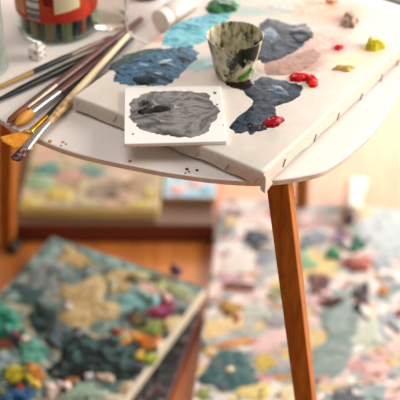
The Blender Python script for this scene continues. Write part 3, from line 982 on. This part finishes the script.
DABS = [
    ((230, 372), (27, 23), .1, ['2e5456', '446c6c', '587e7c'], .004), ((262, 361), (11, 9), .3, ['c9a83a', 'dcc45c'], .004), ((226, 326), (30, 11), -.1, ['ead08a', 'f0dca6', 'e8cfa0'], .002),
    ((229, 307), (11, 7), .1, ['a87f2a', 'c9a24a'], .005), ((240, 343), (22, 4.5), -.15, ['d08a50', 'e0aa70'], .003), ((207, 353), (8, 5), .2, ['d8a050', 'e2b870'], .003),
    ((246, 287), (11, 4), .1, ['5a3428', '8a5a48'], .005), ((228, 313), (6, 3.6), 0, ['5a3a18', '7a5424'], .006), ((252, 312), (11, 15), 0, ['b8c4b6', 'ccd4c6'], .003),
    ((276, 322), (14, 9), .2, ['8e8a90', 'aaa6a8'], .003), ((279, 293), (12, 6), 0, ['8a8a5a', 'a8a880'], .004), ((202, 345), (5, 6), 0, ['2e3a3c', '4a5658'], .006),
    ((272, 341), (20, 10), -.2, ['e6c4c0', 'efd8d2'], .002), ((251, 392), (15, 8), .2, ['dcc46a', 'ead890'], .003), ((288, 393), (12, 8), 0, ['e6d49a', 'efe2ba'], .002),
    ((203, 394), (10, 9), 0, ['7e8a4a', 'a6aa6a'], .003), ((256, 238), (13, 6), .1, ['2e3a42', '55626a'], .006), ((266, 254), (16, 9), .2, ['8e9ca0', 'a8b2b4'], .003),
    ((232, 220), (8, 5), 0, ['e8c890', 'f0d8a8'], .004), ((335, 340), (21, 36), .25, ['7e948c', '94a8a0', 'a4b2aa'], .003), ((345, 398), (19, 8), .1, ['4e585a', '6a7274'], .003),
    ((374, 366), (26, 16), -.2, ['d0a098', 'deb8ae', 'e6cac2'], .002), ((366, 335), (17, 15), -.3, ['c4d0bc', 'd4dac8'], .003), ((333, 302), (13, 5), -.2, ['3e1c18', '5e2c26'], .007),
    ((318, 284), (12, 11), .4, ['4e2420', '7a4a44', '8a6a64'], .008), ((356, 268), (13, 6), .1, ['6a221c', '9a4034'], .008), ((356, 260), (17, 6), .1, ['c06a5c', 'd89a8c'], .006),
    ((334, 254), (7, 7), 0, ['1e7a4e', '3a9a68'], .01), ((356, 246), (9, 8), -.5, ['2a6a50', '4a8a6c'], .01), ((309, 263), (8, 6), 0, ['8aba8c', 'a8caa4'], .005),
    ((339, 236), (9, 6), -.5, ['8a6a8e', 'aa8eaa'], .006), ((387, 232), (28, 24), .1, ['bccaca', 'd0dada', 'c6d2d0'], .004), ((309, 239), (14, 9), 0, ['7a848c', '9aa2a8'], .005),
    ((363, 296), (6, 12), .2, ['22282a', '3c4446'], .008), ((383, 291), (6, 6), 0, ['d08a3a', 'e0a85a'], .008), ((391, 320), (12, 11), 0, ['9ea6ac', 'b2b8bc'], .003),
    ((366, 359), (8, 4), 0, ['9a9ca2', 'b4b4b8'], .003), ((379, 350), (5, 5), 0, ['d0a478', 'dcb890'], .004), ((378, 375), (3, 2), 0, ['9a4a2a'], .004),
    ((318, 303), (9, 8), 0, ['d8b4b4', 'e4c8c4'], .003), ((290, 268), (12, 9), 0, ['c8c8b4', 'd8d6c6'], .003), ((240, 262), (20, 14), 0, ['e2dcd2', 'eee8de'], .003),
    ((246, 205), (17, 9), 0, ['efe8e0', 'f4eee6'], .003), ((232, 280), (14, 8), .2, ['c8a4a8', 'd8bcbc'], .003), ((382, 262), (14, 9), 0, ['aab6bc', 'c0c8cc'], .004),
    ((395, 345), (9, 9), .2, ['dcc4b8', 'e8d4ca'], .003), ((215, 372), (8, 10), 0, ['b4a48e', 'c4b6a0'], .002), ((300, 395), (12, 6), 0, ['e8ccc4', 'efdcd4'], .002)]
for i, (c, r, ro, cols, th) in enumerate(DABS):
    smear(board, 'paint_daub', BZ, crusty(cols, ('7d6660', 'e0d3c8'), .84, .69), cen=c, rad=r, rot=ro, t=th * .45, jag=.4, seed=100 + i, seg=72, rings=9, dome=.15, clip=bclip)

cnt = 0
while cnt < 20:
    base = DABS[rnd.randrange(len(DABS))]
    ang, kr = rnd.random() * 6.283, .7 + rnd.random() * 1.1
    c = (base[0][0] + base[1][0] * kr * math.cos(ang), base[0][1] + base[1][1] * kr * math.sin(ang))
    if not (212 < c[0] < 405 and 212 < c[1] < 405):
        continue
    r = 2 + rnd.random() * 4.5
    cols = DABS[rnd.randrange(len(DABS))][3] if rnd.random() < .45 else base[3]
    smear(board, 'paint_daub', BZ, paint(cols, 55, .5), cen=c, rad=(r * (1 + rnd.random()), r * .7), rot=rnd.uniform(-.8, .8), t=.002 + .004 * rnd.random(), jag=.3,
          seed=400 + cnt, seg=28, rings=6, clip=bclip)
    cnt += 1

# white tube with a dark cap lying behind the daubs
q0 = at(349, 222, BZ + .016)
q1 = at(357.5, 178, BZ + .016)
tu = empty('paint_tube', q0, 'white tube with a dark cap lying at the back of the pale floor board', 'tube', axis_frame(q0, q1))
tm = tu.matrix_basis.copy()
Lq = (q1 - q0).length
lathe('cap', [(0, 0), (.0003, .007), (.014, .008), (.0145, .006)], plain('dark_violet_cap', '3a2030', .4, .1), tm, tu, 32)
lathe('tube_body', [(.0142, .004), (.017, .006), (.022, .0150), (.028, .0155), (Lq * .6, .0155, 1.0, .92), (Lq * .9, .0160, 1.05, .35), (Lq, .0162, 1.05, .12)], plain('white_tube', 'd6cab6', .4, .03), tm, tu, 40)

# dark canvas under the left painting
dd = (at(199, 318, .02) - at(166, 408, .02)).to_2d().normalized()
dn_ = Vector((-dd.y, dd.x))
far = at(200.5, 312, .02).to_2d()
near = far - dd * .36
dark, dclip = slab('dark_canvas', 'dark grey canvas with a reddish brown edge under the green painting on the floor', [near, far, far + dn_ * .26, near + dn_ * .26], .0005, .020,
                   layered('dark_painting', '2a2a2c', [('141416', 22, .5, 1, 0), ('6a6060', 26, .57, 1.4, .4), ('3a4446', 30, .58, 1, .8), ('8a7a74', 34, .63, 1, .2), ('5a2a24', 30, .63, 1, .5)], .5, seed=3), plain('redbrown_edge', '6a3020', .6, .1))
# painting with thick green daubs
GZ = .0405
g0, g1 = at(52, 236, GZ).to_2d(), at(206, 287, GZ).to_2d()
gdir = (g1 - g0)
print('green canvas', gdir.length, math.degrees(math.atan2(gdir.y, gdir.x)), (at(141, 400, GZ).to_2d() - g1), (at(0, 303, GZ).to_2d() - g0))
gr = rect(g0, gdir, gdir.length, -.40)
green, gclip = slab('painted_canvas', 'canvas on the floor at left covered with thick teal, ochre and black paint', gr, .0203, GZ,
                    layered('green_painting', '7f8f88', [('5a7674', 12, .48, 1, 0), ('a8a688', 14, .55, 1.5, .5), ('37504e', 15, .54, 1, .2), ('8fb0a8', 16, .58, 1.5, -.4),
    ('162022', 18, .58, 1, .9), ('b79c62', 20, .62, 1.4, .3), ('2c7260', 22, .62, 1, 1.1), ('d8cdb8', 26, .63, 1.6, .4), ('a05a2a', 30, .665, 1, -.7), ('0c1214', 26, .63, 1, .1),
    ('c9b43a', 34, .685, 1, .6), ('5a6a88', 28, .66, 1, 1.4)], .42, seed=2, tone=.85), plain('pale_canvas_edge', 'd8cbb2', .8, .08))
GD = [
    ((72, 258), (17, 9), .2, ['b59a62', 'c6ae7a'], .004), ((97, 256), (32, 9), .32, ['5e8684', '7c9e9a', '93b0aa'], .003), ((116, 281), (17, 12), .2, ['b09a66', 'c4b07e'], .004),
    ((82, 304), (32, 23), .1, ['a8905c', 'bfa874', 'cbb88c'], .006), ((34, 296), (15, 12), 0, ['3a5450', '5a706c'], .005), ((9, 321), (15, 14), 0, ['0e5a46', '1f8468', '3a9a7e'], .008),
    ((41, 316), (16, 15), 0, ['0e1e1c', '203836', '31504c'], .008), ((46, 276), (19, 13), -.5, ['6a7678', '8a9290'], .004), ((131, 300), (19, 13), .1, ['5c9a9a', '7eb4b0', '98c4be'], .004),
    ((35, 352), (17, 11), -.1, ['2a7a66', '4a967e', '6aac94'], .007), ((88, 346), (42, 20), .1, ['0c1416', '1e3236', '3f7068', '0a0e10'], .008), ((105, 366), (42, 20), -.05, ['0a1012', '1a2c2e', '35605a', '0c1012'], .010),
    ((5, 345), (11, 6), 0, ['5a2a1e', '7a3e2c'], .006), ((4, 363), (11, 9), 0, ['6e8486', '8ea0a0'], .006), ((17, 374), (13, 9), -.3, ['a89a1a', 'd0c23a'], .010),
    ((36, 371), (7, 11), -.5, ['9a5a1e', 'c07e34'], .008), ((22, 394), (15, 8), 0, ['1e4a72', '34668e'], .008), ((54, 391), (10, 6), 0, ['d8c0b4', 'e8d8ce'], .010),
    ((32, 384), (6, 4), 0, ['d8b44a', 'e4c86a'], .008), ((86, 393), (20, 8), 0, ['8aa48e', 'a8bca4'], .005), ((106, 378), (10, 4.5), .2, ['cdb49a', 'dac8b2'], .010),
    ((131, 388), (12, 6), -.1, ['c8b08a', 'dac6a6'], .008), ((163, 309), (15, 10), -.1, ['6a1a3e', '8e2e56', 'a8486c'], .007), ((152, 328), (16, 9), -.3, ['6a7e34', '8a9a4c'], .005),
    ((136, 319), (8, 8), 0, ['4a3a1a', '6e5a2c'], .007), ((151, 290), (14, 7), .3, ['d0a894', 'dcc0b0'], .003), ((183, 293), (13, 6), .3, ['9aa878', 'b4be94'], .004),
    ((150, 277), (24, 5), .3, ['a4a86a', 'c0c08a'], .003), ((120, 334), (9, 5), .2, ['a83a1a', 'c8562a'], .008), ((148, 341), (18, 7.5), .15, ['c86a14', 'e08a28', 'e8a44a'], .009),
    ((139, 356), (13, 5), .1, ['d0b030', 'e2c650'], .006), ((155, 362), (9, 6), -.3, ['9aa83a', 'b4be5c'], .005), ((64, 335), (18, 8), 0, ['3a4e4e', '56686a'], .007),
    ((15, 340), (9, 6), .2, ['1a2422', '2e3a38'], .008), ((60, 372), (15, 8), 0, ['14201e', '2a3a38'], .009), ((70, 382), (7, 7), -.4, ['8a4a1e', 'a8682e'], .008),
    ((68, 308), (4, 4), 0, ['e4dcdc', 'c8c4cc'], .012), ((80, 365), (12, 7), .1, ['2a5a4e', '3e7464'], .009), ((20, 385), (8, 4), 0, ['2a2a22', '45443a'], .006),
    ((120, 398), (14, 5), 0, ['dcd0ba', 'c8bca0'], .004), ((5, 398), (10, 6), 0, ['4a4a38', '6a6a50'], .006), ((160, 345), (9, 4), -.8, ['d8c9b4', 'e4d8c6'], .003)]
for i, (c, r, ro, cols, th) in enumerate(GD):
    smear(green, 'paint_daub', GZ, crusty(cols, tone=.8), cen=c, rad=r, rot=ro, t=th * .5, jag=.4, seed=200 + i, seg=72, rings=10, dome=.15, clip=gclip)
cnt = 0
while cnt < 54:
    base = GD[rnd.randrange(len(GD))]
    ang, kr = rnd.random() * 6.283, .6 + rnd.random() * .9
    c = (base[0][0] + base[1][0] * kr * math.cos(ang), base[0][1] + base[1][1] * kr * math.sin(ang))
    if not (-5 < c[0] < 190 and 255 < c[1] < 405) or c[1] < 238 + (c[0] - 50) * .33 + 6 or c[0] > 200 - (c[1] - 290) * .58 - 6:
        continue
    r = 2 + rnd.random() * 4
    cols = GD[rnd.randrange(len(GD))][3] if rnd.random() < .4 else base[3]
    smear(green, 'paint_daub', GZ, paint(cols, 60, .5), cen=c, rad=(r * (1 + rnd.random()), r * .7), rot=rnd.uniform(-.8, .8), t=.003 + .006 * rnd.random(), jag=.3,
          seed=500 + cnt, seg=28, rings=6, clip=gclip)
    cnt += 1
smear(green, 'paint_daub', GZ, paint(['3a3046', '5e5270'], 70, .5), cen=(176, 271), rad=(7, 5), t=.014, jag=.2, seed=260, clip=gclip, seg=48, rings=9)

# the stack at the back: wooden panel, yellow painting, light blue pad
SZ = .036
s0, s1 = at(12, 225, SZ).to_2d(), at(214, 225, SZ).to_2d()
sd = s1 - s0
panel, _ = slab('wooden_panel', 'flat brown wooden panel with a dark red edge, carrying the yellow painting on the floor', rect(s0, sd, sd.length, .29), .0005, SZ,
                wood('panel_top', '5e4434', '7a5c48', 20, (.1, 1, 1), .7), wood('panel_side', '4e1c12', '6e2c1a', 30, (.1, 1, 1), .5), 'panel')
YZ = SZ + .0185
y0, y1 = at(18, 207, YZ).to_2d(), at(158, 210, YZ).to_2d()
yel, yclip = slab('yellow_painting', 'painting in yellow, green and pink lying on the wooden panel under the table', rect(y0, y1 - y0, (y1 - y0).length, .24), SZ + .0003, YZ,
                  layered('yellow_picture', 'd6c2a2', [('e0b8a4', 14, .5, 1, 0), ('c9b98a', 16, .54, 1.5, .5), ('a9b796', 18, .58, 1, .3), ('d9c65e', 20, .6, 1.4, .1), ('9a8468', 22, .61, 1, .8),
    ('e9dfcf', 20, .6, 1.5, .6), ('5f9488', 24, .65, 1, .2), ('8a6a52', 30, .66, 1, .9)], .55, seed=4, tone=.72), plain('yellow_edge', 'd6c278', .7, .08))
YD = [((40, 182), (14, 9), 0, ['9ab48a', 'b4c8a4'], .002), ((72, 176), (18, 8), 0, ['d8a894', 'e0bca8'], .002), ((60, 196), (14, 7), 0, ['dcc25a', 'e6d27c'], .002),
      ((105, 192), (24, 8), -.2, ['a08e78', 'b8a890'], .002), ((135, 185), (15, 8), 0, ['b09274', 'c4aa8c'], .002), ((30, 203), (12, 5), 0, ['d4c458', 'e2d67e'], .002),
      ((140, 205), (16, 4), 0, ['d8c458', 'e4d47c'], .002), ((88, 203), (16, 4.5), 0, ['c8b890', 'd8caa8'], .002), ((90, 172), (14, 6), .2, ['6a9490', '88aaa4'], .002),
      ((118, 177), (14, 6), .2, ['dcc4a8', 'e6d4be'], .002), ((50, 170), (14, 7), 0, ['5e9488', '80aea0'], .002), ((150, 193), (7, 8), .2, ['d2be62', 'decf86'], .002)]
for i, (c, r, ro, cols, th) in enumerate(YD):
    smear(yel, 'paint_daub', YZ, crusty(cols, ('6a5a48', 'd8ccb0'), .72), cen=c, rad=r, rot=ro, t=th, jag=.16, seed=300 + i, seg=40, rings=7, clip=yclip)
PZ = SZ + .012
p0_, p1_ = at(162.5, 197, PZ).to_2d(), at(216, 198, PZ).to_2d()
pad, pclip = slab('drawing_pad', 'light blue and pink painted pad on the wooden panel right of the yellow painting', rect(p0_, p1_ - p0_, (p1_ - p0_).length, .20), SZ + .0003, PZ,
                  layered('blue_picture', '9ccbdc', [('c4d8dc', 18, .52, 1, 0), ('6fb2d2', 20, .57, 1.4, .4), ('dcb0aa', 24, .6, 1, .8), ('ecdccf', 26, .62, 1, .2)], .5, seed=5), plain('pad_edge', 'a8846a', .7, .08), 'pad')
for i, (c, r, ro, cols) in enumerate((((178, 190), (9, 5), .1, ['d8a4a0', 'e2bcb6']), ((196, 184), (9, 4), 0, ['d4a8a4', 'e0c0ba']), ((207, 191), (7, 4), 0, ['7ab4d0', '96c6da']))):
    smear(pad, 'paint_daub', PZ, paint(cols, 50, .5), cen=c, rad=r, rot=ro, t=.002, jag=.16, seed=330 + i, seg=40, rings=7, clip=pclip)

# small dark cap by the rear left leg
k0, k1 = at(11, 251, .009), at(19, 239, .009)
kc = empty('bottle_cap', k0, 'small black cap lying on the floor beside the left table leg', 'cap', axis_frame(k0, k1))
lathe('cap_body', [(0, 0), (0, .0078), (.001, .0085), (.022, .0085), (.028, .006), (.030, 0)], plain('black_plastic', '1a1412', .5, .1), kc.matrix_basis.copy(), kc, 28)

# ------------------------------------------------------------------ light, world, camera


def area(name, loc, target, sx_, sy_, power, col):
    l = bpy.data.lights.new(name, 'AREA')
    l.shape = 'RECTANGLE'; l.size = sx_; l.size_y = sy_; l.energy = power; l.color = col
    o = bpy.data.objects.new(name, l); COL.objects.link(o)
    o.location = loc
    o.rotation_euler = (Vector(target) - Vector(loc)).to_track_quat('-Z', 'Y').to_euler()


area('window_daylight_back', (.85, 2.92, .8), (.85, 0, .8), 1.6, .9, 56, (1, .93, .93))
area('window_daylight_right', (2.02, 1.4, 1.4), (0, 1.4, 1.4), 1.7, 1.5, 88, (1, .96, .92))
area('top_fill_light', (-.35, .75, 2.35), (-.1, 1.1, .5), 1.1, 1.1, 15, (1, .97, .95))  # added fill from above to brighten the upward faces, not a room lamp
w = bpy.data.worlds.new('World'); scene.world = w
w.use_nodes = True
w.node_tree.nodes['Background'].inputs['Color'].default_value = (1, .9, .8, 1)
w.node_tree.nodes['Background'].inputs['Strength'].default_value = .17

cam = bpy.data.cameras.new('camera')
co = bpy.data.objects.new('camera', cam); COL.objects.link(co)
co.location = (0, 0, CAM_Z)
co.rotation_euler = (math.radians(90) - PITCH, 0, 0)
cam.sensor_width = 36
cam.lens = F / 400 * 36
cam.clip_start = .05
cam.dof.use_dof = True
cam.dof.focus_distance = 1.17
cam.dof.aperture_fstop = 4.3
scene.camera = co
scene.view_settings.view_transform = 'Standard'
scene.view_settings.look = 'None'
scene.view_settings.gamma = 1
scene.view_settings.use_curve_mapping = False
scene.view_settings.exposure = 0.0
scene.cycles.use_denoising = True
